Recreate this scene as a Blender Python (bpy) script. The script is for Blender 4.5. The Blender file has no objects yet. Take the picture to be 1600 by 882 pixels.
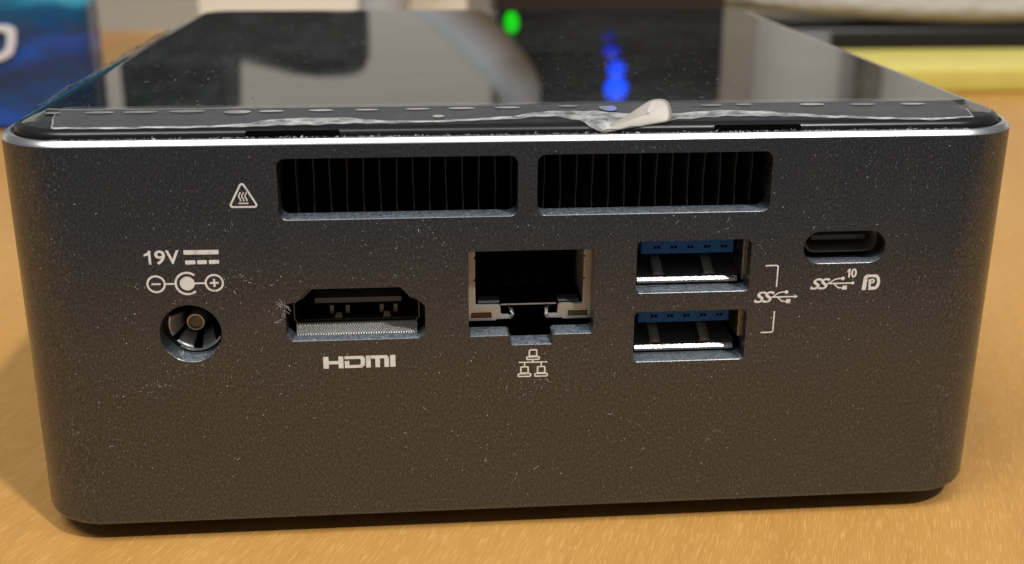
import bpy, bmesh, math, random
from mathutils import Vector, Matrix
random.seed(7)
C = bpy.context.scene.collection
MM = 0.001
FOOT = 2.5                       # the case stands this far above the table (mm)
R = math.radians

# ------------------------------------------------------------------ camera
cam = bpy.data.cameras.new('camera'); co = bpy.data.objects.new('camera', cam); C.objects.link(co)
cam.sensor_width = 36.0; cam.lens = 37.77; cam.shift_y = -0.065
cam.clip_start = 0.005; cam.clip_end = 20
yaw, pitch, roll = 0.08316, 0.29987, 0.005355
f = Vector((math.sin(yaw)*math.cos(pitch), math.cos(yaw)*math.cos(pitch), -math.sin(pitch)))
r = Vector((math.cos(yaw), -math.sin(yaw), 0)); u = r.cross(f)
r2 = math.cos(roll)*r + math.sin(roll)*u; u2 = -math.sin(roll)*r + math.cos(roll)*u
m = Matrix((( r2.x, u2.x, -f.x), (r2.y, u2.y, -f.y), (r2.z, u2.z, -f.z)))
co.matrix_world = Matrix.Translation(Vector((-11.129, -112.28, 71.69+FOOT))*MM) @ m.to_4x4()
cam.dof.use_dof = True; cam.dof.focus_distance = 0.1215; cam.dof.aperture_fstop = 24
bpy.context.scene.camera = co

# ------------------------------------------------------------------ world and lamps
w = bpy.data.worlds.new('World'); bpy.context.scene.world = w; w.use_nodes = True
w.node_tree.nodes['Background'].inputs[0].default_value = (0.95, 0.97, 1.0, 1)
w.node_tree.nodes['Background'].inputs[1].default_value = 0.125
def area(name, loc, target, size, power, color, size_y=None, disk=False):
    l = bpy.data.lights.new(name, 'AREA'); l.energy = power; l.color = color; l.size = size
    l.shape = 'DISK' if disk else 'RECTANGLE'
    if size_y: l.size_y = size_y
    o = bpy.data.objects.new(name, l); C.objects.link(o); o.location = loc
    o.rotation_euler = (Vector(target)-Vector(loc)).to_track_quat('-Z', 'Y').to_euler()
    return o
d = Vector((19, -25, 49)).normalized()
area('desk_lamp_light', tuple(d*1.3+Vector((0, .03, 0))), (0, .03, 0), 0.06, 10.4, (1.0, 0.955, 0.89), disk=True)
area('ceiling_light', (0.05, -0.33, 1.35), (0.0, 0.0, 0.0), 1.4, 8.5, (0.86, 0.94, 1.0), size_y=0.42)
area('wall_fill_light', (-0.45, -0.25, 1.1), (0.0, 0.47, 0.05), 0.5, 7.0, (1.0, 0.97, 0.93), size_y=0.5)  # added fill aimed at the wall to brighten it
v = bpy.context.scene.view_settings
v.view_transform = 'Standard'; v.look = 'None'; v.exposure = 0; v.gamma = 1; v.use_curve_mapping = False

# ------------------------------------------------------------------ helpers
def mat(name, col, rough=.5, metal=0, ior=1.5, **k):
    mt = bpy.data.materials.new(name); mt.use_nodes = True
    b = mt.node_tree.nodes['Principled BSDF']
    b.inputs['Base Color'].default_value = (*col, 1); b.inputs['Roughness'].default_value = rough
    b.inputs['Metallic'].default_value = metal; b.inputs['IOR'].default_value = ior
    for a, x in k.items(): b.inputs[a.replace('_', ' ')].default_value = x
    return mt
def N(mt, t, **k):
    n = mt.node_tree.nodes.new(t)
    for a, x in k.items():
        if a in n.inputs.keys(): n.inputs[a].default_value = x
        else: setattr(n, a, x)
    return n
def L(mt, a, b): mt.node_tree.links.new(a, b)
def ramp(mt, fac, stops):
    n = N(mt, 'ShaderNodeValToRGB'); L(mt, fac, n.inputs[0])
    while len(n.color_ramp.elements) < len(stops): n.color_ramp.elements.new(.5)
    for e, (p, c) in zip(n.color_ramp.elements, stops):
        e.position = p; e.color = (*c, 1) if len(c) == 3 else c
    return n
def noise(mt, vec, scale, detail=3, rough=.5):
    n = N(mt, 'ShaderNodeTexNoise'); n.inputs['Scale'].default_value = scale
    n.inputs['Detail'].default_value = detail; n.inputs['Roughness'].default_value = rough
    L(mt, vec, n.inputs['Vector']); return n
def mixc(mt, fac, a, b):
    n = N(mt, 'ShaderNodeMix', data_type='RGBA')
    if hasattr(fac, 'links'): L(mt, fac, n.inputs[0])
    else: n.inputs[0].default_value = fac
    for s, x in ((6, a), (7, b)):
        if hasattr(x, 'links'): L(mt, x, n.inputs[s])
        else: n.inputs[s].default_value = (*x, 1)
    return n.outputs[2]
def bump(mt, h, strength, dist):
    n = N(mt, 'ShaderNodeBump'); n.inputs['Strength'].default_value = strength; n.inputs['Distance'].default_value = dist
    L(mt, h, n.inputs['Height']); return n.outputs[0]
BS = lambda mt: mt.node_tree.nodes['Principled BSDF']
def coord(mt):                                     # object space in millimetres
    t = N(mt, 'ShaderNodeTexCoord'); s = N(mt, 'ShaderNodeVectorMath', operation='SCALE')
    s.inputs['Scale'].default_value = 1000; L(mt, t.outputs['Object'], s.inputs[0]); return s.outputs[0]
def scaled(mt, vec, sc, rot=(0,0,0)):
    n = N(mt, 'ShaderNodeMapping'); n.inputs['Scale'].default_value = sc; n.inputs['Rotation'].default_value = rot
    L(mt, vec, n.inputs['Vector']); return n.outputs[0]

def root(name, loc, label, cat, group=None):
    o = bpy.data.objects.new(name, None); C.objects.link(o); o.location = Vector(loc)*MM
    o.empty_display_size = .01; o['label'] = label; o['category'] = cat
    if group: o['group'] = group
    return o
def link(name, me, mt, parent=None, label=None):
    o = bpy.data.objects.new(name, me); C.objects.link(o)
    for x in (mt if isinstance(mt, (list, tuple)) else [mt]):
        if x: me.materials.append(x)
    if parent:
        o.parent = parent
        if parent.parent is None and parent.type == 'EMPTY': o.location = -parent.location
    if label: o['label'] = label
    return o
def tag(o, label, cat, group=None):
    o['label'] = label; o['category'] = cat
    if group: o['group'] = group
    return o
class MB:
    """collects pieces given in millimetres into one mesh"""
    def __init__(s, z0=0.): s.v = []; s.f = []; s.z0 = z0; s.sm = []
    def add(s, vs, fs, smooth=False):
        n = len(s.v); s.v += [(a, b, c+s.z0) for a, b, c in vs]
        s.f += [tuple(i+n for i in q) for q in fs]; s.sm += [smooth]*len(fs); return s
    def box(s, x0, x1, y0, y1, z0, z1):
        return s.add([(x0,y0,z0),(x1,y0,z0),(x1,y1,z0),(x0,y1,z0),(x0,y0,z1),(x1,y0,z1),(x1,y1,z1),(x0,y1,z1)],
            [(0,3,2,1),(4,5,6,7),(0,1,5,4),(1,2,6,5),(2,3,7,6),(3,0,4,7)])
    def prism(s, poly, y0, y1):                    # x,z outline extruded along y
        n = len(poly)
        return s.add([(x,y0,z) for x,z in poly]+[(x,y1,z) for x,z in poly],
            [tuple(range(n)), tuple(range(2*n-1,n-1,-1))]+[(i,i+n,(i+1)%n+n,(i+1)%n) for i in range(n)])
    def flat(s, poly, y): return s.add([(x,y,z) for x,z in poly], [tuple(range(len(poly)))])
    def rings(s, rings, close=True, cap=True, smooth=True):
        n = len(rings[0]); vs = [p for q in rings for p in q]; fs = []
        for k in range(len(rings)-1):
            for i in range(n if close else n-1):
                j = (i+1) % n; fs.append((k*n+i, k*n+j, (k+1)*n+j, (k+1)*n+i))
        s.add(vs, fs, smooth)
        if cap: s.add(list(rings[0]), [tuple(range(n-1,-1,-1))]); s.add(list(rings[-1]), [tuple(range(n))])
        return s
    def mesh(s, name, fix=True, sc=MM):
        me = bpy.data.meshes.new(name); me.from_pydata([Vector(p)*sc for p in s.v], [], s.f)
        me.polygons.foreach_set('use_smooth', s.sm)
        if fix:
            b = bmesh.new(); b.from_mesh(me); bmesh.ops.remove_doubles(b, verts=b.verts, dist=1e-4*sc)
            bmesh.ops.recalc_face_normals(b, faces=b.faces); b.to_mesh(me); b.free()
        if any(s.sm): me.set_sharp_from_angle(angle=R(30))
        return me
    def build(s, name, mt, parent=None, label=None, fix=True): return link(name, s.mesh(name, fix), mt, parent, label)
def bevel(o, wd, seg=2, angle=40):
    md = o.modifiers.new('bevel', 'BEVEL'); md.width = wd*MM; md.segments = seg; md.limit_method = 'ANGLE'; md.angle_limit = R(angle)
    md.harden_normals = False
    return o
def rr2(x0, x1, z0, z1, rad, n=6):                 # rounded rectangle, 2D, counter-clockwise
    p = []
    for cx, cz, a0 in ((x1-rad,z0+rad,-90),(x1-rad,z1-rad,0),(x0+rad,z1-rad,90),(x0+rad,z0+rad,180)):
        for k in range(n+1):
            a = R(a0+90*k/n); p.append((cx+rad*math.cos(a), cz+rad*math.sin(a)))
    return p
def circ(cx, cz, rad, n=32, a0=0, a1=360):
    full = a1-a0 >= 360
    return [(cx+rad*math.cos(R(a0+(a1-a0)*k/(n if full else n-1))), cz+rad*math.sin(R(a0+(a1-a0)*k/(n if full else n-1)))) for k in range(n)]
def offset(poly, o):
    n = len(poly); out = []
    ar = sum(poly[i][0]*poly[(i+1)%n][1]-poly[(i+1)%n][0]*poly[i][1] for i in range(n)); sg = 1 if ar > 0 else -1
    for i in range(n):
        a, b, c = Vector(poly[i-1]), Vector(poly[i]), Vector(poly[(i+1)%n])
        d1 = (b-a).normalized(); d2 = (c-b).normalized()
        n1 = Vector((d1.y, -d1.x))*sg; n2 = Vector((d2.y, -d2.x))*sg
        q = n1+n2; k = q.length_squared/2
        out.append(tuple(b+q*(o/max(k, .3))))
    return out
def frame(mb, outer, inner, y):                    # flat ring between two outlines with equal counts
    n = len(outer); mb.add([(x,y,z) for x,z in outer]+[(x,y,z) for x,z in inner],
        [(i,(i+1)%n,(i+1)%n+n,i+n) for i in range(n)]); return mb
def tube(mb, pts, rad, n=8, cap=True):
    rings = []; P = [Vector(p) for p in pts]; up = Vector((0.13, .31, 1)).normalized()
    for i, p in enumerate(P):
        t = (P[min(i+1, len(P)-1)]-P[max(i-1, 0)]).normalized(); a = t.cross(up).normalized(); b = a.cross(t)
        rd = rad[i] if isinstance(rad, (list, tuple)) else rad
        rings.append([tuple(p+rd*(math.cos(2*math.pi*k/n)*a+math.sin(2*math.pi*k/n)*b)) for k in range(n)])
    return mb.rings(rings, cap=cap)

# ------------------------------------------------------------------ materials
# oiled wood table
wood = mat('table_wood', (.55,.33,.14), .42)
vc = coord(wood); g = scaled(wood, vc, (1, 1, 1), (0, 0, R(24)))
broad = noise(wood, scaled(wood, g, (.018, .004, 1)), 1, 3)
mid = noise(wood, scaled(wood, g, (.35, .03, 1)), 1, 4, .6)
fine = noise(wood, scaled(wood, g, (2.6, .16, 1)), 1, 3, .6)
fleck = noise(wood, scaled(wood, g, (6.0, .30, 1)), 1, 2, .6)
c1 = ramp(wood, mid.outputs[0], [(.2, (.40,.183,.036)), (.55, (.465,.224,.049)), (.85, (.53,.27,.067))])
c2 = mixc(wood, ramp(wood, broad.outputs[0], [(.3, (0,0,0)), (.7, (.8,.8,.8))]).outputs[0], c1.outputs[0], (.56,.30,.085))
c3 = mixc(wood, ramp(wood, fine.outputs[0], [(.33, (.28,.28,.28)), (.52, (0,0,0))]).outputs[0], c2, (.40,.20,.06))
c4 = mixc(wood, ramp(wood, fleck.outputs[0], [(.52, (0,0,0)), (.70, (.50,.50,.50))]).outputs[0], c3, (.76,.47,.165))
L(wood, c4, BS(wood).inputs['Base Color'])
L(wood, bump(wood, fine.outputs[0], .25, .00006), BS(wood).inputs['Normal'])

# dark grey sand-blasted aluminium, with the dust that settles on upward faces
case = mat('case_metal', (.05,.049,.048), .36, .75)
vc = coord(case)
vg = scaled(case, vc, (1, 1, .55))
grain = noise(case, vg, 5.0, 3, .8); grain2 = noise(case, vc, 2.4, 3, .6); patch = noise(case, vc, .13, 5, .65)
fl = noise(case, vg, 5.2, 1.0, .5); clus = noise(case, vc, .12, 3, .6)
base = ramp(case, grain.outputs[0], [(.34, (.048,.052,.060)), (.5, (.079,.085,.097)), (.68, (.150,.160,.178))])
cm = N(case, 'ShaderNodeMath', operation='MULTIPLY_ADD'); L(case, clus.outputs[0], cm.inputs[0]); cm.inputs[1].default_value = .22; L(case, fl.outputs[0], cm.inputs[2])
spk = ramp(case, cm.outputs[0], [(.805, (0,0,0)), (.87, (.8,.8,.8))])
dst = mixc(case, spk.outputs[0], base.outputs[0], (.24,.24,.245))
geo = N(case, 'ShaderNodeNewGeometry'); sep = N(case, 'ShaderNodeSeparateXYZ'); L(case, geo.outputs['Normal'], sep.inputs[0])
upm = N(case, 'ShaderNodeMapRange'); L(case, sep.outputs[2], upm.inputs[0]); upm.inputs[1].default_value = .5; upm.inputs[2].default_value = .95
lay = N(case, 'ShaderNodeMath', operation='MULTIPLY'); L(case, upm.outputs[0], lay.inputs[0])
L(case, ramp(case, grain2.outputs[0], [(.3, (.25,)*3), (.62, (.95,)*3)]).outputs[0], lay.inputs[1])
dst2 = mixc(case, lay.outputs[0], dst, (.165,.195,.23))
L(case, dst2, BS(case).inputs['Base Color'])
met = N(case, 'ShaderNodeMath', operation='MULTIPLY_ADD'); L(case, lay.outputs[0], met.inputs[0]); met.inputs[1].default_value = -.7; met.inputs[2].default_value = .75
ms = N(case, 'ShaderNodeMath', operation='SUBTRACT', use_clamp=True); L(case, met.outputs[0], ms.inputs[0]); L(case, spk.outputs[0], ms.inputs[1]); L(case, ms.outputs[0], BS(case).inputs['Metallic'])
L(case, ramp(case, patch.outputs[0], [(.3, (.23,)*3), (.7, (.34,)*3)]).outputs[0], BS(case).inputs['Roughness'])
L(case, bump(case, grain.outputs[0], .22, .00005), BS(case).inputs['Normal'])

inner = mat('inner_black', (.002,.002,.002), .9); BS(inner).inputs['Specular IOR Level'].default_value = .05
rimm = mat('rim_polished', (.93,.94,.96), .27, 1)
lidm = mat('lid_gloss_black', (.006,.006,.007), .05, 0, 2.6)
vc = coord(lidm); sm1 = noise(lidm, scaled(lidm, vc, (.05,.03,.05)), 1, 5, .65); sc = noise(lidm, scaled(lidm, vc, (1.6,.35,1), (0,0,R(40))), 1, 3, .6)
L(lidm, ramp(lidm, sm1.outputs[0], [(.35, (.02,)*3), (.7, (.065,)*3)]).outputs[0], BS(lidm).inputs['Roughness'])
hz_ = mixc(lidm, ramp(lidm, sm1.outputs[0], [(.4, (0,0,0)), (.65, (1,1,1))]).outputs[0], (.007,.008,.009), (.024,.026,.027))
L(lidm, mixc(lidm, ramp(lidm, sc.outputs[0], [(.58, (0,0,0)), (.74, (.14,)*3)]).outputs[0], hz_, (.25,.25,.25)), BS(lidm).inputs['Base Color'])
lidedge = mat('lid_edge_satin', (.010,.010,.011), .30, 0, 1.42)
filmc = mat('film_clear', (.42,.42,.43), .10, 0, 1.5, Alpha=.12)
fb = noise(filmc, scaled(filmc, coord(filmc), (.35,1.2,1)), 1, 3, .5); L(filmc, bump(filmc, fb.outputs[0], .5, .0004), BS(filmc).inputs['Normal'])
filme = mat('film_edge', (.74,.74,.73), .28, 0, 1.5, Alpha=.55)
n_ = noise(filme, coord(filme), .5, 4, .6); L(filme, ramp(filme, n_.outputs[0], [(.34, (.15,)*3), (.66, (.75,)*3)]).outputs[0], BS(filme).inputs['Alpha'])
L(filme, bump(filme, n_.outputs[0], .6, .0006), BS(filme).inputs['Normal'])
films = mat('film_side', (.10,.12,.13), .10, 0, 1.7, Alpha=.55)
tabm = mat('tab_plastic', (.34,.30,.25), .38, 0, 1.5, Alpha=.9)
printm = mat('white_print', (.62,.60,.58), .55)
steel = mat('port_steel', (.66,.65,.62), .30, 1)
ns = noise(steel, coord(steel), 1.3, 3, .6); L(steel, bump(steel, ns.outputs[0], .5, .00012), BS(steel).inputs['Normal'])
L(steel, ramp(steel, ns.outputs[0], [(.35, (.22,)*3), (.65, (.45,)*3)]).outputs[0], BS(steel).inputs['Roughness'])
steel2 = mat('port_steel_dull', (.50,.45,.36), .42, .3)
brass = mat('port_brass', (.47,.455,.43), .36, .45)
nickel = mat('pin_nickel', (.62,.61,.60), .32, .5)
darkmet = mat('port_inside_metal', (.26,.22,.18), .5, .2)
goldm = mat('pin_gold', (.20,.165,.125), .5, .5)
blackp = mat('black_plastic', (.008,.008,.008), .45)
greyp = mat('grey_plastic', (.13,.13,.13), .5)
bluep = mat('blue_plastic', (.010,.105,.40), .55); BS(bluep).inputs['Specular IOR Level'].default_value = .25
finm = mat('fin_metal', (.035,.035,.035), .6, .3)
dustm = mat('dust_white', (.62,.62,.61), .8)
knurl = mat('knurled_steel', (.74,.72,.68), .38, .7)
vc = coord(knurl)
wv1 = N(knurl, 'ShaderNodeTexWave'); L(knurl, scaled(knurl, vc, (1,1,1), (0,0,R(35))), wv1.inputs['Vector']); wv1.inputs['Scale'].default_value = 1.35
wv2 = N(knurl, 'ShaderNodeTexWave'); L(knurl, scaled(knurl, vc, (1,1,1), (0,0,R(-35))), wv2.inputs['Vector']); wv2.inputs['Scale'].default_value = 1.35
ad = N(knurl, 'ShaderNodeMath', operation='MULTIPLY'); L(knurl, wv1.outputs[1], ad.inputs[0]); L(knurl, wv2.outputs[1], ad.inputs[1])
L(knurl, bump(knurl, ad.outputs[0], .9, .00032), BS(knurl).inputs['Normal'])

# ------------------------------------------------------------------ setting
t = MB().box(-900, 900, -80, 470, -28, 0).build('table', wood); t['kind'] = 'structure'  # near edge cut short so the upper case face mirrors less lit wood
wallm = mat('wall_paint', (.60,.58,.53), .75)
nn = noise(wallm, coord(wallm), .012, 3)
L(wallm, mixc(wallm, nn.outputs[0], (.58,.56,.50), (.63,.61,.56)), BS(wallm).inputs['Base Color'])
wl = MB().box(-900, 900, 470, 490, -28, 215).build('wall', wallm); wl['kind'] = 'structure'
sk = MB().box(-900, 900, 462, 469.5, 0, 42).build('low_wall_band', mat('wall_band_paint', (.36,.34,.295), .6)); sk['kind'] = 'structure'  # added dark band that lowers the wall's brightness just above the table

# ------------------------------------------------------------------ the small computer
W, D, RC, H = 115., 111., 8.77, 45.13
PC = root('mini_computer', (0, D/2, 0), 'small square dark grey metal computer with glossy black lid, its rear ports facing the camera', 'mini computer')
def plan(i, z, y0=0., y1=D, n=24, rmin=.9, squash=1.0):
    rad = max(RC-i*squash, rmin); hw = W/2-i; p = []
    for cx, cy, a0 in ((hw-rad,y0+i+rad,-90),(hw-rad,y1-i-rad,0),(-hw+rad,y1-i-rad,90),(-hw+rad,y0+i+rad,180)):
        for k in range(n+1):
            a = R(a0+90*k/n); p.append((cx+rad*math.cos(a), cy+rad*math.sin(a), z))
    return p
Z = FOOT
stad = lambda x0, x1, z0, z1: rr2(x0, x1, z0, z1, (z1-z0)/2-.01, 10)
T = 2.6
HD = [(-24.2,28.75),(-25.6,27.3),(-26.75,27.0),(-26.95,26.3),(-26.95,23.2),(-26.3,22.6),(-12.25,22.6),(-11.5,23.2),(-11.5,26.4),(-12.2,27.2),(-13.1,27.5),(-14.2,28.75)][::-1]
RJ = [(-6.6,32.72),(-6.6,22.85),(-6.4,22.6),(-2.2,22.6),(-1.95,22.4),(-1.9,21.6),(-1.7,21.4),(2.7,21.4),(2.9,21.6),(2.95,22.4),(3.2,22.6),(7.35,22.6),(7.6,22.85),(7.6,32.72)]
holes = [rr2(-27.0,-1.1,36.8,43.6,.95), rr2(1.0,27.15,36.8,43.65,.95), rr2(12.35,25.45,27.3,33.5,.55), rr2(12.35,25.45,18.8,24.98,.55),
         stad(31.5,41.05,30.4,34.2), HD, RJ, circ(-37.4,23.85,3.38,48)]
body = MB(Z).rings([plan(.45,0,n=60), plan(.12,.12,n=60), plan(0,.45,n=60), plan(0,H,n=60)], smooth=False)
bo = link('case', body.mesh('case', True, 1.), [case, inner])
cav = link('cavity_cutter', MB(Z).box(-53, 53, T, 108, 3, 44.3).mesh('c', True, 1.), [case, inner])
cut = MB(Z)
for h in holes:
    h = h if sum(h[i][0]*h[(i+1)%len(h)][1]-h[(i+1)%len(h)][0]*h[i][1] for i in range(len(h))) > 0 else h[::-1]
    cut.rings([[(x,y,z) for x,z in offset(h, o)] for y, o in ((-.3,.07),(-.02,.07),(.05,0),(T+.8,0))], smooth=False)
cu = link('hole_cutter', cut.mesh('h', True, 1.), [case, inner])
for c_ in (cav, cu):
    md = bo.modifiers.new('cut', 'BOOLEAN'); md.operation = 'DIFFERENCE'; md.solver = 'EXACT'; md.object = c_
bpy.context.view_layer.update()
me = bpy.data.meshes.new_from_object(bo.evaluated_get(bpy.context.evaluated_depsgraph_get()))
for o in (bo, cav, cu): bpy.data.objects.remove(o, do_unlink=True)
me.transform(Matrix.Scale(MM, 4)); print('case faces', len(me.polygons))
me.materials.clear(); me.materials.append(case); me.materials.append(inner)
for p in me.polygons:
    c = p.center/MM
    p.material_index = 1 if (T-.05 < c.y < 108.5 and abs(c.x) < 53.5 and 4 < c.z < 46.3) else 0
    p.use_smooth = False
bo = link('case', me, None, PC)

# polished rim round the top
rim = MB(Z)
prof = [(0,H),(.03,H+.08),(.50,H+.56),(.56,H+.59),(.95,H+.60),(.98,H+.54),(.98,H+.02)]
rim.rings([plan(i, z) for i, z in prof], cap=False); rim.build('rim', rimm, PC)
# lid: low glossy crown
lid = MB(Z)
prof = [(1.30,H+.02),(1.30,H+.70),(1.33,H+.90),(1.42,H+1.08),(1.62,H+1.27),(1.95,H+1.42),(2.4,H+1.53),(3.0,H+1.62),(4.0,H+1.71),(5.5,H+1.82),(7.2,H+1.95),(8.4,H+2.04),(8.7,H+2.075),(8.95,H+2.13),(9.15,H+2.15),(9.7,H+2.165),(10.4,H+2.17)]
ZT = H+2.17
def lid_plan(i, z, n=24):
    j = i if i < 2 else 2+(i-2)*.30
    rx, ry = max(RC-j, 1.2), max(RC-i, 1.2); rj = max(RC-j, 1.2); hw = W/2-j; p = []
    for cx, cy, ax, ay, a0 in ((hw-rx,i+ry,rx,ry,-90),(hw-rx,D-j-rj,rx,rj,0),(-hw+rx,D-j-rj,rx,rj,90),(-hw+rx,i+ry,rx,ry,180)):
        for k in range(n+1):
            a = R(a0+90*k/n); p.append((cx+ax*math.cos(a), cy+ay*math.sin(a), z))
    return p
lid.rings([lid_plan(i, z) for i, z in prof]); lo = lid.build('lid', [lidm, lidedge], PC)
for p in lo.data.polygons:
    if p.center.z/MM < H+1.56+Z: p.material_index = 1
# two finger slots under the lid edge, solid black blocks in place of their shaded mouths
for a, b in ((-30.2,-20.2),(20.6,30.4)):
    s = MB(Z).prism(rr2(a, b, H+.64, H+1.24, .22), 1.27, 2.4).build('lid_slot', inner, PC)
for x, y in ((-46,12),(46,12),(-46,99),(46,99)):
    MB(0).rings([[(x+rd*math.cos(R(k*15)), y+rd*math.sin(R(k*15)), z) for k in range(24)] for rd, z in ((5.6,0),(6,.3),(6,FOOT+.1))]).build('foot', blackp, PC)

# --- peeling protective film along the rear edge of the lid
def lid_z(i):
    for (a, za), (b, zb) in zip(prof, prof[1:]):
        if a <= i <= b and b > a: return za+(zb-za)*(i-a)/(b-a)
    return ZT if i > 9.9 else prof[0][1]
# lower edge of the film (inset from rear face) and width of its curled, whitish border
edge = [(-51.6,7.5,.3),(-51.0,4.5,.35),(-50.3,2.2,.42),(-46,2.05,.45),(-38,2.05,.45),(-33,2.1,.5),(-30.5,2.1,1.0),(-28,2.1,2.3),(-24,2.15,2.8),(-20,2.3,2.6),(-17.5,2.5,1.6),(-15,2.6,.9),
        (-11,2.7,.6),(-6,3.0,.8),(-2,3.4,1.2),(1.5,4.0,2.0),(3.5,3.8,2.8),(5.5,2.6,4.0),(7.0,1.3,5.0),(7.9,.85,5.6),(9.5,1.05,4.8),(12.0,1.4,3.8),(14.5,1.8,3.0),(17,2.4,2.6),
        (20.5,3.0,2.8),(23,3.2,2.8),(27,3.2,2.4),(31,3.0,1.4),(35,2.5,.9),(40,2.1,.6),(45,1.8,.45),(50.6,2.2,.35),(51.5,5.5,.3)]
def lerp_edge(x):
    for a, b in zip(edge, edge[1:]):
        if a[0] <= x <= b[0]:
            k = (x-a[0])/(b[0]-a[0]); k = k*k*(3-2*k); return [a[j]+(b[j]-a[j])*k for j in (1,2)]
    return [9.8, .3]
fm = MB(Z); eb = MB(Z); nX = 260
xs = [-51.6+103.1*k/nX for k in range(nX+1)]
A = []; B = []
for x in xs:
    e, wd = lerp_edge(x); e += .05*math.sin(x*.9)+.03*math.sin(x*2.3+1)
    s = e+wd
    col = []
    for k in range(13):
        y = s+(10.6-s)*k/12; col.append((x, y, lid_z(y)+.07))
    A.append(col); col = []
    for k in range(9):
        q = k/8; y = e+(s-e)*q
        lift = .02+.18*(1-q)**1.5*min(wd/3, 1)+.03*math.sin(x*2.3+q*3)*(1-q)*min(wd/2, 1)
        col.append((x, y, lid_z(max(y,1.45))+.06+lift-.85*max(0,1.45-y)))
    B.append(col)
fm.rings(A, close=False, cap=False); eb.rings(B, close=False, cap=False)
film = fm.build('protective_film', filmc, PC, fix=False)
fe = eb.build('curled_border', filme, film, fix=False)
# thin bright lip at the very edge
tube(MB(Z), [(c[0][0], c[0][1]-.02, c[0][2]) for c in B], .045, 6).build('edge_lip', mat('film_lip', (.40,.40,.40), .25, 0, 1.5, Alpha=.6), film)
# loose wrinkled film along the left side of the lid
sf = MB(Z); rows = []
for k in range(90):
    y = 11+k*.75; wv = .5*math.sin(k*.7)+.3*math.sin(k*1.9+1)
    rows.append([(-W/2+1.75+.25*math.sin(k*.31)+q*(1.5+.25*wv)/5, y, lid_z(1.9)+.05+(ZT-lid_z(1.9))*min(1, q/3.2)+.16*abs(math.sin(q*1.3+k*.9+wv))+.05) for q in range(6)])
sfo = sf.rings(rows, close=False, cap=False).build('side_border', films, film, fix=False)
# pull tab folded back over the lid
tabp = [(7.95,.85,45.85),(11.3,1.25,46.25),(14.4,1.6,46.6),(15.75,1.85,46.85),(16.05,2.4,47.5),(15.98,3.0,48.3),(15.6,3.4,48.8),(14.82,3.5,48.97),(13.7,3.3,48.80),(12.4,2.9,48.15),(11.2,2.4,47.5),(9.6,1.75,46.8)]
def tab_mesh():
    mb = MB(Z); c = Vector((0,0,0))
    P = []
    m_ = len(tabp)
    for i in range(m_*4):                          # Catmull-Rom outline
        k, tt = divmod(i, 4); tt /= 4
        p0, p1, p2, p3 = (Vector(tabp[(k+j-1) % m_]) for j in range(4))
        P.append(.5*((2*p1)+(-p0+p2)*tt+(2*p0-5*p1+4*p2-p3)*tt*tt+(-p0+3*p1-3*p2+p3)*tt**3))
    for p in P: c += p/len(P)
    rings = []
    for q in (1, .85, .6, .35, .12, .001):
        rings.append([tuple(c+(p-c)*q+Vector((0, -.10*(1-q*q), .03*(1-q*q)))) for p in P])
    mb.rings(rings, cap=False); return mb
tb = tab_mesh().build('pull_tab', tabm, film)
so = tb.modifiers.new('solid', 'SOLIDIFY'); so.thickness = .00008
# flat air bubbles under the film, lying level where the lid starts to slope
bub = mat('film_bubble', (.28,.28,.27), .08, 0, 2.8)
for x, y, a, b in [(-52,8.4,.9,.3),(-47.0,8.4,1.6,.32),(-42.5,8.4,1.9,.35),(-37.5,8.5,2.0,.40),(-31.9,8.0,1.5,.55),(-28.2,8.2,1.4,.3),(-22.7,8.3,1.4,.3),(-17.6,8.3,1.3,.25),(-11.9,8.4,1.4,.25),(-6.9,8.5,1.5,.3),(-1.7,8.6,1.5,.3),(5.3,8.9,1.2,.3),(22,8.6,1.3,.3),(26,8.8,1.0,.25),(34,8.5,1.5,.35),(40,8.3,1.6,.35),(46,8.2,1.5,.3),(-9.6,5.4,.65,.42),(9.8,8.0,1.0,1.1)]:
    mb = MB(Z); y -= .4; sl = (lid_z(y+.3)-lid_z(y-.3))/.6*.0
    mb.add([(x+a*math.cos(R(k*20)), y+b*1.7*math.sin(R(k*20)), lid_z(y)+.09+sl*b*1.7*math.sin(R(k*20))) for k in range(18)], [tuple(range(18))])
    mb.build('air_bubble', bub, film)

# --- cooling fins behind the two vents
fin_me = None
for k in range(31):
    x = -27.1+1.822*k
    if fin_me is None or True:
        mb = MB(Z); rings = []
        ph = random.random()*6; 
        for q in range(7):
            z = 35.6+8.6*q/6; dx = .05*math.sin(q*1.1+ph)
            rings.append([(x+dx-.06, 3.1, z), (x+dx+.06, 3.1, z), (x+dx+.06, 16, z), (x+dx-.06, 16, z)])
        mb.rings(rings, smooth=False)
    mb.build('vent_fin', finm, PC)

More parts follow.
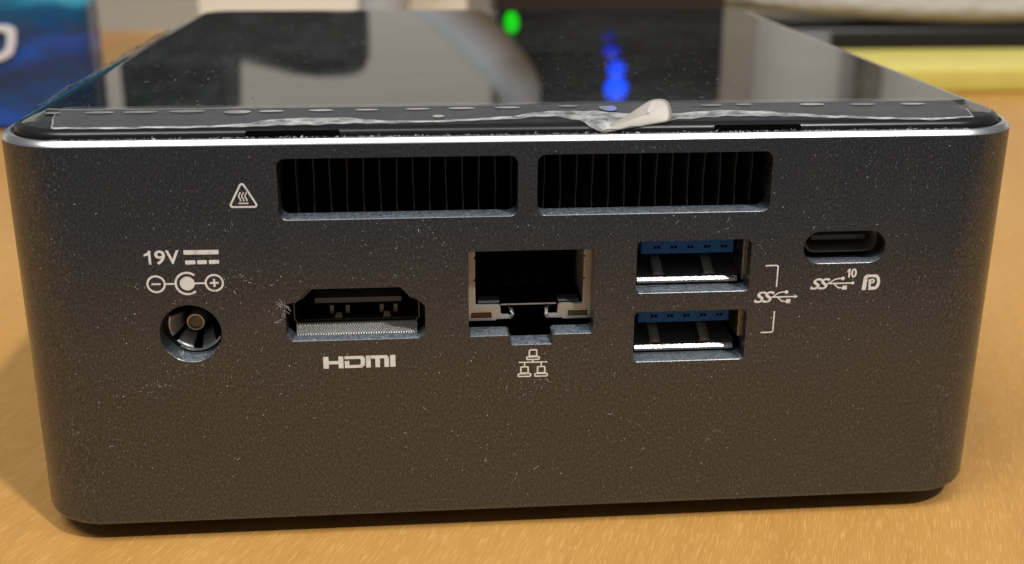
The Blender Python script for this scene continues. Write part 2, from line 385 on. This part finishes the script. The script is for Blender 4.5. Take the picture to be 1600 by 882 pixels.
# --- round power socket
jack = MB(Z)
cx, cz = -37.4, 23.95
jack.rings([[(x,y,z) for x,z in circ(cx,cz,r_,40)] for r_, y in ((3.9,T+.02),(3.05,T+.02),(2.95,T+.2),(2.95,10),(.01,10))], cap=False)
jk = jack.build('power_socket', blackp, PC)
MB(Z).rings([[(x,y,z) for x,z in circ(cx+.05,cz+.2,r_,24)] for r_, y in ((.86,9.5),(.86,2.90),(.7,2.84),(.02,2.84))], cap=False).build('centre_pin', goldm, jk)
MB(Z).rings([[(x,y,z) for x,z in circ(cx+.05,cz+.2,r_,24)] for r_, y in ((1.02,4.4),(1.02,2.80),(.96,2.62),(.84,2.64),(.80,2.86))], cap=False).build('pin_ring', nickel, jk)
for a0, a1 in ((158,208),(222,262),(282,318)):
    mb = MB(Z); n = 8
    rings = []
    for rr_, y in ((3.02,2.55),(2.86,2.72),(2.2,4.2),(1.75,5.5)):
        rings.append([(x,y,z) for x,z in circ(cx,cz,rr_,n,a0,a1)])
    mb.rings(rings, close=False, cap=False); o = mb.build('contact_leaf', nickel, jk); 
    so = o.modifiers.new('s','SOLIDIFY'); so.thickness = .00015
# bright lower lip
mb = MB(Z); mb.rings([[(x,y,z) for x,z in circ(cx,cz,rr_,16,236,330)] for rr_, y in ((3.22,2.45),(3.02,2.55),(2.95,2.9))], close=False, cap=False); mb.build('socket_lip', steel, jk)

# --- wide video socket
HI = [(-24.0,27.9),(-25.3,26.6),(-26.0,26.3),(-26.2,25.9),(-26.2,24.2),(-25.8,23.75),(-12.7,23.75),(-12.3,24.2),(-12.3,26.0),(-12.6,26.4),(-13.3,26.7),(-14.5,27.9)][::-1]
vp = MB(Z)
vp.rings([[(x,y,z) for x,z in offset(HI, o_)] for y, o_ in ((11,.20),(2.72,.20),(2.62,.16),(2.62,.05),(2.72,0),(11,0))], cap=False)
vp = vp.build('video_socket', mat('video_shell', (.16,.14,.12), .35, .9), PC)
kn = MB(Z)      # flared lower lip with a knurled face
kn.rings([[(x,1.55,22.62) for x in (-26.0,-19,-12.5)],[(x,1.7,22.80) for x in (-26.05,-19,-12.45)],[(x,2.5,23.25) for x in (-26.1,-19,-12.4)],[(x,2.75,23.72) for x in (-26.1,-19,-12.4)],[(x,3.4,23.76) for x in (-26.1,-19,-12.4)]], close=False, cap=False, smooth=False)
kn = kn.build('knurled_lip', knurl, vp); so = kn.modifiers.new('s','SOLIDIFY'); so.thickness = .0001
MB(Z).box(-26.2,-12.2,10.6,10.9,23.4,28.2).build('back_wall', inner, vp)
MB(Z).box(-24.1,-14.2,4.2,10.5,25.45,26.05).build('tongue', greyp, vp)
MB(Z).box(-25.0,-13.3,4.6,10.5,23.9,25.25).build('filler', inner, vp)
for x in (-22.2,-20.4,-16.5,-14.9): MB(Z).box(x-.22,x+.22,4.2,4.58,24.15,25.1).build('contact_leaf', darkmet, vp)
for x in (-21.4,-15.9): MB(Z).add([(x-.45,3.3,23.95),(x+.45,3.3,23.95),(x+.3,3.9,24.35),(x-.3,3.9,24.35),(x,3.6,23.8)],[(0,1,2,3),(0,4,1),(1,4,2),(2,4,3),(3,4,0)]).build('latch_bump', steel, vp)

# --- network socket
def poly_plate(mb, poly, y0, y1): return mb.prism(poly, y0, y1)
npz = MB(Z)
npz.prism([(-6.9,33.2),(-6.9,23.35),(-3.45,23.35),(-3.25,23.5),(-1.55,23.5),(-1.5,23.75),(-1.65,23.95),(-2.75,23.98),(-2.85,25.08),(-3.1,25.22),(-5.7,25.25),(-5.72,28.2),(-5.98,28.4),(-5.72,28.6),(-5.72,30.9),(-5.98,31.1),(-5.72,31.3),(-5.72,33.2)], 2.62, 3.2)
npz.prism([(7.9,33.2),(6.72,33.2),(6.72,31.3),(6.98,31.1),(6.72,30.9),(6.72,28.6),(6.98,28.4),(6.72,28.2),(6.70,25.25),(4.1,25.22),(3.85,25.08),(3.75,23.98),(2.65,23.95),(2.5,23.75),(2.55,23.5),(4.25,23.5),(4.45,23.35),(7.9,23.35)], 2.62, 3.2)
npz.box(-6.0,-5.75,3.2,14,25.3,33.2); npz.box(6.75,7.0,3.2,14,25.3,33.2)
nps = npz.build('network_socket', brass, PC); bevel(nps, .09, 2)
for x0, x1, c_ in ((-6.25,-3.85,(.035,.010,.008)),(5.0,7.35,(.006,.03,.02))):
    mb = MB(Z); frame(mb, rr2(x0-.1,x1+.1,23.62,24.55,.15), rr2(x0,x1,23.72,24.45,.1), 2.55); mb.build('lamp_bezel', steel, nps)
    MB(Z).prism(rr2(x0,x1,23.72,24.45,.1), 2.58, 3.0).build('signal_lamp', mat('lamp_window', c_, .2), nps)
for x0, x1, a in ((-1.75,-1.25,1),(2.2,2.75,-1)):
    tube(MB(Z), [((x0+x1)/2-a*.15, 2.7, 23.7), ((x0+x1)/2+a*.02, 2.5, 24.1), ((x0+x1)/2-a*.05, 2.9, 24.6), ((x0+x1)/2-a*.35, 3.3, 24.75)], [.2,.28,.22,.1], 8).build('latch_guide', steel, nps)
for x0, x1 in ((-5.4,-2.9),(3.9,6.4)): bevel(MB(Z).box(x0,x1,3.3,5.2,25.25,25.42).build('inner_shelf', greyp, nps), .05)
MB(Z).box(-2.75,3.75,3.6,3.75,24.85,24.97).build('inner_edge', brass, nps)
MB(Z).box(-5.7,6.7,12,12.3,21,33.2).build('back_wall', inner, nps)
MB(Z).box(-5.6,6.6,9,9.4,25.2,30.2).build('contact_carrier', inner, nps)

# --- two stacked blue ports
def blue_port(z0, dull=False):
    s = MB(Z+z0)
    x0, x1 = 12.62, 25.12
    # floor with flared lip, sides, top (coordinates above the cutout's lower edge)
    for pr in ([(2.62,.18),(2.40,.32),(2.42,.58),(2.75,.90),(3.1,.95),(11,.95),(11,.80),(3.0,.78),(2.75,.60)],):
        s.rings([[(x,y,z) for y,z in pr] for x in (13.0,24.75)], smooth=False)
    s.rings([[(x1+.03,2.55,zz),(x1+.08,2.35,zz),(x1+.30,2.35,zz),(x1+.36,2.5,zz),(x1+.36,11,zz),(x1+.03,11,zz)] for zz in (.55 if not dull else 1.9, 6.0)], smooth=False)
    s.box(x0-.3,x0,2.5,11,.5,6.0); s.box(x0,x1,2.6,11,6.0,6.25)
    o = s.build('data_port', steel if not dull else steel, PC)
    MB(Z+z0).box(x0,x1,3.12,11,.96,1.0).build('port_floor', darkmet, o)
    MB(Z+z0).box(x0,x1,10.6,10.9,.9,6.1).build('back_wall', inner, o)
    bevel(MB(Z+z0).box(13.35,24.15,2.72,9.8,3.75,5.55).build('tongue', bluep, o), .06)
    for x in (15.2,17.15,19.1,21.05,23.0):  # black blocks set proud stand in for the shade inside the slots
        MB(Z+z0).box(x-.36,x-.06,2.69,2.75,4.36,4.68).build('contact_slot', inner, o)
        MB(Z+z0).box(x+.06,x+.36,2.69,2.75,4.36,4.68).build('contact_slot', inner, o)
    for xa in (14.95, 20.95):
        sp = MB(Z+z0); sp.rings([[(xa+.0,3.2,1.02),(xa+1.3,3.2,1.02)],[(xa+.08,3.5,1.3),(xa+1.22,3.5,1.3)],[(xa+.08,5.0,2.2),(xa+1.2,5.0,2.2)],[(xa+.12,6.5,2.7),(xa+1.15,6.5,2.7)]], close=False, cap=False)
        so_ = sp.build('spring_leaf', steel2, o); so = so_.modifiers.new('s','SOLIDIFY'); so.thickness = .00015
    return o
blue_port(27.3); blue_port(18.8, True)

# --- oval port
ov = MB(Z)
ov.rings([[(x,y,z) for x,z in offset(stad(32.35,41.3,30.85,33.75), o_)] for y, o_ in ((9,.02),(2.62,.02),(2.5,-.05),(2.5,-.22),(2.65,-.3),(9,-.3))], cap=False)
ovo = ov.build('oval_port', darkmet, PC)
MB(Z).box(31.8,41.6,8.7,9,30.5,34.2).build('back_wall', inner, ovo)
bevel(MB(Z).box(33.6,40.1,3.6,8.6,32.0,32.65).build('tongue', greyp, ovo), .1)

pw = noise(printm, coord(printm), 1.2, 4, .7); L(printm, ramp(printm, pw.outputs[0], [(.34, (.50,.49,.48)), (.46, (.80,.79,.77)), (.7, (.86,.85,.83))]).outputs[0], BS(printm).inputs['Base Color'])
# --- printed marks on the rear face
YP = [-.015]
def yp(): YP[0] -= .0015; return YP[0]
def reset(): YP[0] = -.015
def stroke(mb, pts, wd, y=None):
    y = yp() if y is None else y
    P = [Vector(p) for p in pts]; n = len(P); Lf, Rt = [], []
    for i in range(n):
        if i == 0: d_ = (P[1]-P[0]).normalized(); nn_ = Vector((-d_.y, d_.x)); k = 1
        elif i == n-1: d_ = (P[-1]-P[-2]).normalized(); nn_ = Vector((-d_.y, d_.x)); k = 1
        else:
            d1 = (P[i]-P[i-1]).normalized(); d2 = (P[i+1]-P[i]).normalized()
            nn_ = (Vector((-d1.y, d1.x))+Vector((-d2.y, d2.x))).normalized(); k = 1/max(nn_.dot(Vector((-d1.y, d1.x))), .4)
        Lf.append(P[i]+nn_*wd/2*k); Rt.append(P[i]-nn_*wd/2*k)
    vs = [(p.x,y,p.y) for p in Lf]+[(p.x,y,p.y) for p in Rt]
    mb.add(vs, [(i,i+1,n+i+1,n+i) for i in range(n-1)]); return mb
def ringstroke(mb, cx, cz, rad, wd, a0=0, a1=360, n=32):
    y = yp(); full = a1-a0 >= 360
    o_ = circ(cx,cz,rad+wd/2,n,a0,a1); i_ = circ(cx,cz,rad-wd/2,n,a0,a1); k = n if full else n-1
    mb.add([(x,y,z) for x,z in o_]+[(x,y,z) for x,z in i_], [(a,(a+1)%n,(a+1)%n+n,a+n) for a in range(k)]); return mb
def disc(mb, cx, cz, rad, n=24): return mb.flat(circ(cx,cz,rad,n), yp())
def closed(mb, pts, wd, y=None):                   # closed outline stroke
    y = yp() if y is None else y
    o_ = offset(pts, wd/2); i_ = offset(pts, -wd/2); return frame(mb, o_, i_, y)
def txt(mb, s, x0, x1, z0, z1, bold=0, shear=0, space=1.0):
    cu_ = bpy.data.curves.new('t', 'FONT'); cu_.body = s; cu_.offset = bold; cu_.shear = shear; cu_.space_character = space
    cu_.resolution_u = 4
    o = bpy.data.objects.new('t', cu_); C.objects.link(o); bpy.context.view_layer.update()
    me_ = bpy.data.meshes.new_from_object(o.evaluated_get(bpy.context.evaluated_depsgraph_get()))
    X = [v_.co.x for v_ in me_.vertices]; Y_ = [v_.co.y for v_ in me_.vertices]
    sx = (x1-x0)/(max(X)-min(X)); sy = (z1-z0)/(max(Y_)-min(Y_)); y = yp()
    mb.add([(x0+(v_.co.x-min(X))*sx, y, z0+(v_.co.y-min(Y_))*sy) for v_ in me_.vertices], [tuple(p.vertices) for p in me_.polygons])
    bpy.data.objects.remove(o, do_unlink=True); bpy.data.meshes.remove(me_); return mb
def one(mb, x0, x1, z0, z1, w_=.26):
    y = yp(); h_ = z1-z0
    return mb.flat([(x1-w_,z0),(x1,z0),(x1,z1),(x1-w_*.75,z1),(x1-w_*1.4,z1-h_*.14),(x0,z1-h_*.27),(x0,z1-h_*.27-w_*.8),(x1-w_,z1-h_*.33)], y)
def mark(name, mb, label=None): reset(); return mb.build(name, printm, PC, label, fix=False)

mb = MB(Z); one(mb, -41.62, -40.88, 32.07, 33.66); txt(mb, '9', -40.50, -39.36, 32.05, 33.68, bold=.016); txt(mb, 'V', -39.32, -37.88, 32.07, 33.66, bold=.016)
mb.flat([(-37.38,33.13),(-33.68,33.10),(-33.66,33.60),(-37.38,33.64)], yp())
for a, b in ((-37.3,-36.2),(-36.02,-34.98),(-34.78,-33.68)): mb.flat(rr2(a,b,32.0,32.46,.12,3), yp())
mark('voltage_mark', mb, 'white print reading 19V with a direct current sign')
mb = MB(Z); zc = 29.80
ringstroke(mb, -40.6, zc, .92, .22); mb.flat(rr2(-41.1,-40.1,zc-.1,zc+.1,.09,3), yp())
ringstroke(mb, -34.38, zc, .92, .22); mb.flat(rr2(-34.85,-33.91,zc-.11,zc+.11,.04,2), yp()); mb.flat(rr2(-34.49,-34.27,zc-.47,zc+.47,.04,2), yp())
ringstroke(mb, -37.27, zc, 1.24, .24, 48, 312, 36); disc(mb, -37.27, zc, .80)
stroke(mb, [(-39.6,zc),(-38.5,zc)], .2); stroke(mb, [(-36.5,zc),(-35.38,zc)], .2)
mark('polarity_mark', mb, 'white polarity symbol, minus sign, ring and plus sign')
# warning triangle with heat waves
mb = MB(Z); tri = []
for cx_, cz_, a0 in ((-30.68,40.72,30),(-31.78,38.62,150),(-29.50,38.60,270)):
    for k in range(5): a = R(a0+120*k/4); tri.append((cx_+.22*math.cos(a), cz_+.22*math.sin(a)))
closed(mb, tri, .2)
for dx in (0, .33, .66):
    stroke(mb, [(-31.0+dx+.09*math.sin(k*.95+.6), 39.02+k*.128) for k in range(9)], .13)
stroke(mb, [(-31.15,38.80),(-30.12,38.79)], .15)
mark('heat_mark', mb, 'small white triangle with three heat waves')
# word mark below the wide socket
mb = MB(Z)
def q4(x0, x1, z0, z1, y): mb.flat([(x0,z0),(x1,z0),(x1,z1),(x0,z1)], y)
y_ = yp(); zt, zb = 20.60, 19.14
q4(-23.05,-22.45,zb,zt,y_); q4(-21.35,-20.80,zb,zt,y_); q4(-22.45,-21.35,19.66,20.05,y_)
mb.flat([(-20.66,20.60),(-20.66,20.24),(-18.98,20.24),(-18.86,20.12),(-18.86,19.62),(-18.98,19.50),(-20.14,19.50),(-20.14,20.02),(-20.66,20.02),(-20.66,19.14),(-18.72,19.14),(-18.40,19.45),(-18.36,20.30),(-18.62,20.60)], y_)
mb.flat([(-18.26,20.60),(-18.26,19.14),(-17.74,19.14),(-17.74,20.22),(-17.22,20.22),(-17.22,19.14),(-16.70,19.14),(-16.70,20.22),(-16.20,20.22),(-16.20,19.14),(-15.68,19.14),(-15.68,20.32),(-15.92,20.60)], y_)
q4(-15.54,-14.95,zb,zt,y_)
mark('word_mark', mb, 'white print reading HDMI')
# three linked computers
mb = MB(Z)
def screen(cx_, z0):
    closed(mb, rr2(cx_-.42,cx_+.42,z0+.42,z0+1.2,.1,3), .17)
    closed(mb, rr2(cx_-.72,cx_+.72,z0,z0+.34,.12,3), .16)
screen(.73, 19.52); screen(-.23, 17.42); screen(1.69, 17.40)
stroke(mb, [(-.9,19.20),(2.4,19.17)], .15); stroke(mb, [(.73,19.5),(.73,19.2)], .15)
stroke(mb, [(-.23,19.2),(-.23,18.66)], .15); stroke(mb, [(1.69,19.2),(1.69,18.64)], .15)
mark('network_mark', mb, 'white symbol of three linked computers')
# bracket and fast data symbols
def trident(mb, x0, x1, zc, s=1.0, half=.62, round_end=False):
    ln = x1-x0
    stroke(mb, [(x0,zc),(x1-.25*s,zc)], .17*s)
    if round_end: disc(mb, x1-.22*s, zc, .19*s)
    else: mb.flat([(x1-.42*s,zc-.22*s),(x1,zc),(x1-.42*s,zc+.22*s)], yp())
    stroke(mb, [(x0+ln*.08,zc-.02),(x0+ln*.16,zc+half*.42),(x0+ln*.28,zc+half*.82),(x0+ln*.40,zc+half*.95),(x0+ln*.52,zc+half*.95)], .16*s)
    disc(mb, x0+ln*.56, zc+half*.95, .22*s)
    stroke(mb, [(x0+ln*.24,zc+.02),(x0+ln*.32,zc-half*.4),(x0+ln*.42,zc-half*.85),(x0+ln*.60,zc-half*.95)], .16*s)
    mb.flat([(x0+ln*.57,zc-half-.17*s),(x0+ln*.73,zc-half-.17*s),(x0+ln*.73,zc-half+.33*s),(x0+ln*.57,zc-half+.33*s)], yp())
mb = txt(MB(Z), 'SS', 26.15, 28.5, 25.76, 27.17, bold=.02, shear=.32, space=.86); trident(mb, 28.1, 31.3, 26.44)
stroke(mb, [(27.2,30.30),(28.5,30.30),(28.66,30.2),(28.66,27.68)], .17); stroke(mb, [(28.66,24.7),(28.66,22.25),(28.5,22.08),(27.23,22.07)], .17)
mark('fast_data_mark', mb, 'white letters SS with a trident between two bracket lines')
mb = txt(MB(Z), 'SS', 32.62, 34.95, 27.22, 28.60, bold=.02, shear=.32, space=.86); trident(mb, 34.6, 37.85, 27.93, round_end=True)
one(mb, 36.85, 37.22, 28.62, 29.70, .22); txt(mb, '0', 37.32, 37.98, 28.60, 29.72, bold=.03)
mark('fast_data_mark', mb, 'white letters SS with a trident and the number 10')
mb = MB(Z); y_ = yp()
mb.flat([(38.76,27.02),(38.88,28.62),(39.12,28.90),(40.2,28.92),(40.2,28.60),(39.45,28.60),(39.34,28.50),(39.26,27.02)], y_)
mb.flat([(39.52,27.02),(39.50,28.35),(39.82,28.35),(39.82,27.42),(40.1,27.42),(40.1,27.02)], yp())
stroke(mb, [(40.05,27.22),(40.40,27.26),(40.62,27.5),(40.70,27.95),(40.62,28.4),(40.42,28.68),(40.1,28.76)], .36)
stroke(mb, [(39.75,27.92),(40.05,27.95),(40.14,28.12),(40.05,28.28),(39.8,28.3)], .22)
mark('power_delivery_mark', mb, 'white letter D wrapped round a letter P')

# --- dust: specks and short fibres (uncountable)
def dust(name, n, place, smin, smax, parent, fib=0, mt=dustm):
    mb = MB(0); 
    for k in range(n):
        p, nrm = place(); s = smin+(smax-smin)*random.random()**3
        a = [Vector((random.uniform(-1,1),random.uniform(-1,1),random.uniform(-1,1))).normalized()*s for _ in range(3)]
        a = [q-nrm*q.dot(nrm)*.6 for q in a]; top = nrm*s*.7
        vs = [tuple(p+q) for q in a]+[tuple(p+top)]
        mb.add(vs, [(0,1,3),(1,2,3),(2,0,3)])
    for k in range(fib):
        p, nrm = place(); t1 = nrm.orthogonal().normalized(); t2 = nrm.cross(t1); a = random.uniform(0,6.28); ln = random.uniform(.2,.75); cv = random.uniform(-2.5,2.5)
        pts = []
        q = p+nrm*.03
        for i in range(6):
            pts.append(tuple(q)); q = q+(t1*math.cos(a)+t2*math.sin(a))*ln/5; a += cv/5
        tube(mb, pts, .014, 3, cap=False)
    o = mb.build(name, mt, parent, fix=False); o['kind'] = 'stuff'; return o
def on_face():
    while 1:
        x = random.gauss(0, 30) if random.random() < .6 else random.uniform(-50,50); z = random.choice((random.gauss(27,11), random.uniform(1,44.5)))
        if random.random() < .12:
            c_ = random.choice([(-41.5,17.5),(1,16),(-27.6,25.5),(-12,36),(14,44.2),(-31,30),(22,9),(-37,19.5)]); x = random.gauss(c_[0],1.3); z = random.gauss(c_[1],.8)
        if abs(x) > 49 or not .6 < z < 44.6: continue
        if any(min(a for a,_ in h)-.1 < x < max(a for a,_ in h)+.1 and min(b for _,b in h)-.1 < z < max(b for _,b in h)+.1 for h in holes): continue
        return Vector((x, -.005, z+Z)), Vector((0,-1,0))
dust('face_dust', 4600, on_face, .015, .09, PC, 42)
def on_ledge():
    h = random.choice(holes); xs_ = [a for a,_ in h]; x = random.uniform(min(xs_)+.5, max(xs_)-.5)
    zb_ = min(b for _,b in h) if h is not RJ else (21.4 if -1.8 < x < 2.8 else 22.6)
    if h is holes[7]: zb_ = 23.85-math.sqrt(max(0, 3.38**2-(x+37.4)**2))
    if h is holes[4]:
        if x < 33.2 or x > 39.3: return on_ledge()
    return Vector((x, random.choice((random.uniform(0,.3), random.uniform(.1,2.4))), zb_+Z+.0)), Vector((0,-.3,1)).normalized()
dust('ledge_dust', 1300, on_ledge, .03, .12, PC)
def on_lid():
    if random.random() < .45:
        c_ = random.choice([(-36,40),(-30,22),(-22,45),(8,40),(14,28),(30,26),(0,60),(-40,28)]); x = random.gauss(c_[0],7); y = random.gauss(c_[1],9)
    else: x = random.uniform(-50,50); y = random.uniform(6,100)
    if abs(x) > 50 or not 5 < y < 102: return on_lid()
    return Vector((x, y, lid_z(min(y, 10))+Z+.0)), Vector((0,0,1))
dust('lid_dust', 900, on_lid, .02, .16, PC, 80, mat('lid_dust_grey', (.26,.26,.26), .8))
def in_gap(): return Vector((random.uniform(-50,50), random.uniform(.7,1.25), H+.61+Z)), Vector((0,-.4,1)).normalized()
dust('gap_dust', 800, in_gap, .03, .15, PC, 70)
# a tuft of lint caught on the corner of the wide socket
mb = MB(Z)
for k in range(16):
    p = Vector((-27.2+random.gauss(0,.25), -.08, 26.3+random.gauss(0,.7))); a = random.uniform(0,6.28); pts = []
    for i in range(6):
        pts.append(tuple(p)); p = p+Vector((math.cos(a), random.uniform(-.3,.15), math.sin(a)))*.15; p.y = min(p.y, -.02); a += random.uniform(-.35,.35)
    tube(mb, pts, .011, 4)
lint = mb.build('lint_tuft', dustm, PC, fix=False); lint['kind'] = 'stuff'

# ------------------------------------------------------------------ things behind the computer
def rounded_box(name, x0, x1, y0, y1, z0, z1, rad, mt, parent=None, seg=4):
    o = MB().box(x0,x1,y0,y1,z0,z1).build(name, mt, parent); bevel(o, rad, seg); 
    for p in o.data.polygons: p.use_smooth = True
    return o
# blue package, left
bl = mat('blue_wrap', (.01,.06,.22), .22)
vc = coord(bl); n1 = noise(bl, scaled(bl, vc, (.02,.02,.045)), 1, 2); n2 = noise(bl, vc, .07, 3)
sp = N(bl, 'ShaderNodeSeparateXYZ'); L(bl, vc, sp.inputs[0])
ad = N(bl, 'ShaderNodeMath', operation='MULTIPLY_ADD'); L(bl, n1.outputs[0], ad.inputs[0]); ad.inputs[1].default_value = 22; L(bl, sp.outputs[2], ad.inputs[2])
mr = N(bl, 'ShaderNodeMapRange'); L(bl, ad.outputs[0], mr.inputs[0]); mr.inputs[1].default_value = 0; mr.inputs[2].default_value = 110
rp = ramp(bl, mr.outputs[0], [(.1,(.01,.10,.60)),(.19,(.008,.06,.22)),(.28,(.012,.04,.13)),(.325,(.01,.08,.42)),(.36,(.01,.05,.16)),(.42,(.008,.08,.18)),(.46,(.06,.50,.80)),(.54,(.05,.42,.72)),(.60,(.01,.08,.18)),(.75,(.006,.035,.085))])  # height bands put the wrap's cyan glare and dark reflections into its colour
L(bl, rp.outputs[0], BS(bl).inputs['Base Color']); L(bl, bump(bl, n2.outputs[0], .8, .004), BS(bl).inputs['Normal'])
bp = root('blue_package', (-160, 232, 0), 'shiny blue plastic package with a white rounded emblem, left behind the computer', 'package')
pk = rounded_box('wrap', -215, -112.5, 224, 241, 0, 104, 4, bl, bp)
emb = mat('emblem_white', (.70,.70,.74), .5)
mb = MB()      # outline of a slanted rounded emblem, its right half in view
o_ = [(-150,40.5),(-127.5,40.5),(-125.5,39.6),(-124.7,38),(-125.2,33),(-126.5,29),(-129.5,26.8),(-134,26),(-150,26)]
i_ = [(-150,38.2),(-129.5,38.2),(-127.8,37.8),(-127.3,36.8),(-127.7,33.2),(-128.6,30.6),(-130.6,29.1),(-134,28.5),(-150,28.5)]
tr_ = lambda q: [(x-8.2, 21.8+(z-26)*.76) for x, z in q]
o_ = tr_(o_); i_ = tr_(i_)
mb.add([(x,222.6,z) for x,z in o_]+[(x,222.6,z) for x,z in i_]+[(x,223.9,z) for x,z in o_]+[(x,223.9,z) for x,z in i_],
    [(i,i+1,i+10,i+9) for i in range(8)]+[(i,i+1,i+19,i+18) for i in range(8)]+[(i+9,i+10,i+28,i+27) for i in range(8)])
mb.build('emblem', emb, bp)
MB().prism(rr2(-158,-139.0,25.6,29.2,1.6,5), 223.0, 223.9).build('emblem_core', mat('emblem_grey', (.45,.45,.50), .5), bp)

# yellow book, right
yl = mat('yellow_cover', (.80,.62,.09), .45)
L(yl, mixc(yl, noise(yl, coord(yl), .15, 3).outputs[0], (.60,.50,.09), (.68,.60,.16)), BS(yl).inputs['Base Color'])
yb = root('yellow_book', (230, 290, 0), 'thick yellow book lying flat on the wooden table behind the right corner of the computer', 'book')
rounded_box('cover', 110, 360, 271, 316, 7.6, 9.8, .9, yl, yb)
rounded_box('cover', 110, 360, 271, 316, 0, 2.0, .9, yl, yb)
rounded_box('spine', 109.5, 360.5, 269.6, 272.5, .3, 9.5, 1.2, yl, yb)
pg = mat('book_pages', (.72,.60,.30), .8); MB().box(111,358,273,314,2.1,7.5).build('pages', pg, yb)

# long low black device and the grey pouch on it
dk = mat('device_black', (.018,.017,.015), .35)
ld = root('long_black_device', (230, 370, 0), 'long low black electronic device on the table behind the yellow book', 'electronic device')
rounded_box('housing', 118, 380, 338, 392, 0, 15.5, 2, dk, ld)
rounded_box('side_panel', 146, 163, 336.6, 339, 1.5, 13.5, 1, mat('panel_grey', (.20,.20,.20), .5), ld)
gp = mat('pouch_grey', (.66,.66,.65), .7)
L(gp, bump(gp, noise(gp, coord(gp), .12, 4).outputs[0], .5, .004), BS(gp).inputs['Normal'])
mb = MB(); rings = []
for k in range(17):                                # sagging rounded pouch, lathe-like sweep along x
    q = -1+2*k/16; x = 235+q*130; s = max(.02, (1-abs(q)**4))**.5
    ca = lambda a: math.copysign(abs(math.cos(R(a)))**.5, math.cos(R(a))); sa = lambda a: math.copysign(abs(math.sin(R(a)))**.35, math.sin(R(a)))
    rings.append([(x, 362+26*s*ca(a)*(1+.02*math.sin(k)), 15.8+20*s+20*s*sa(a)+9*abs(q)**1.7) for a in range(0,360,15)])
mb.rings(rings); pch = mb.build('grey_pouch', gp); tag(pch, 'light grey rounded soft pouch lying on top of the long black device', 'pouch')

# cream boxes with the black bag on them
cr = mat('cream_card', (.80,.74,.63), .6)
for k, (xa, xb, lab) in enumerate(((-95,-34.5,'cream cardboard box standing under the black bag, left of its pair'),(-31,6,'cream cardboard box standing next to the black device, right of its pair'))):
    o = MB().box(xa,xb,303,350,0,50-3*k).build('cream_box', cr); bevel(o, 1.2); tag(o, lab, 'box', 'pair of cream cardboard boxes')
bgm = mat('bag_black', (.016,.019,.019), .55)
L(bgm, bump(bgm, noise(bgm, coord(bgm), .08, 4).outputs[0], .6, .006), BS(bgm).inputs['Normal'])
bg = root('black_bag', (-75, 320, 50), 'black soft bag with a domed right end, lying on a cream box', 'bag')
outl = [(-127,56),(-126,118),(-124,126),(-120,128),(-96,128),(-91,126),(-88.5,120),(-87.5,100),(-86,92),(-80,91.5),(-72,94),(-62,97),(-52,98.5),(-42,98.2),(-35.5,97),(-34,95),(-33.5,52),(-36,50.3),(-96,50.3),(-120,52)]
o = MB().prism(outl, 302, 345).build('shell', bgm, bg); bevel(o, 3, 3)
MB().box(-46,-37.5,300.6,302.5,65.5,68).build('cream_label', cr, bg)

# black device with blue and green lamps, pale strap beside it
dv = root('black_network_device', (62, 315, 0), 'tall black electronic device with glowing blue lamps and a green lamp, behind the computer', 'electronic device')
rounded_box('housing', 17.5, 107, 304, 350, 0, 150, 2, dk, dv)
for k in range(9):  # added grey bars imitate the pale window streaks mirrored in the lid
    MB().box(28+k*8.5, 29.6+k*8.5, 303.2, 304.1, 108, 146).build('streak_bar', mat('streak_grey', (.05,.05,.052), .5) if k == 0 else bpy.data.materials['streak_grey'], dv)
def lamp(name, x, z, rad, col, st, sx=1, sz=1):
    mt = mat(name+'_glow', (0,0,0), .4); b = BS(mt); b.inputs['Emission Color'].default_value = (*col,1); b.inputs['Emission Strength'].default_value = st
    mb = MB(); mb.rings([[(x+rd*rad*sx*math.cos(R(a)), y, z+rd*rad*sz*math.sin(R(a))) for a in range(0,360,15)] for rd, y in ((1,304.1),(1,303.2),(.7,302.6),(.1,302.4))])
    return mb.build(name, mt, dv)
lamp('blue_lamp', 64.5, 104.6, 4.6, (.0,.07,1), 3.4)
lamp('blue_lamp', 64.2, 96.6, 3.6, (.0,.06,1), 2.4)
lamp('blue_lamp', 62.0, 88.6, 3.2, (.0,.03,1), .9)
lamp('blue_lamp', 60.8, 81.5, 2.6, (.0,.02,.8), .3)
lamp('green_lamp', 22.8, 75.0, 2.7, (.0,1,.0), 1.3, 1, 1.9)
stp = mat('strap_grey', (.41,.435,.465), .6)
mb = MB(); pts = [(-26,299,0),(-26,299,24),(-20,298,46),(-10,297,60),(0,296,70),(9,295,80),(17,295,90),(24,293,100),(25,293,112),(20,298,125),(8,300,136),(-8,302,140)]
sm_ = []
for i in range(len(pts)-1):
    p0, p1, p2, p3 = (Vector(pts[min(max(i+j-1,0),len(pts)-1)]) for j in range(4))
    for q in range(5):
        tt = q/5; sm_.append(tuple(.5*((2*p1)+(-p0+p2)*tt+(2*p0-5*p1+4*p2-p3)*tt*tt+(-p0+3*p1-3*p2+p3)*tt**3)))
tube(mb, sm_, [8.0+2.0*math.sin(i*.08) for i in range(len(sm_))], 14)
tag(mb.build('grey_cable', stp), 'thick pale grey cable arching up beside the tall black device', 'cable')
# posts at the wall
br_ = mat('post_brown', (.16,.13,.085), .6)
tag(MB().box(226,236.5,446,461,0,212).build('brown_post', br_), 'narrow dark brown wooden post standing against the wall behind the grey pouch', 'post')
tag(MB().box(146,166,448,461.5,0,212).build('wall_shade_panel', mat('shade_beige', (.33,.29,.22), .7)), 'dark beige board added for the darker shading of the wall, behind the tall black device', 'strip')  # the wall's darker shading, built as an added upright panel
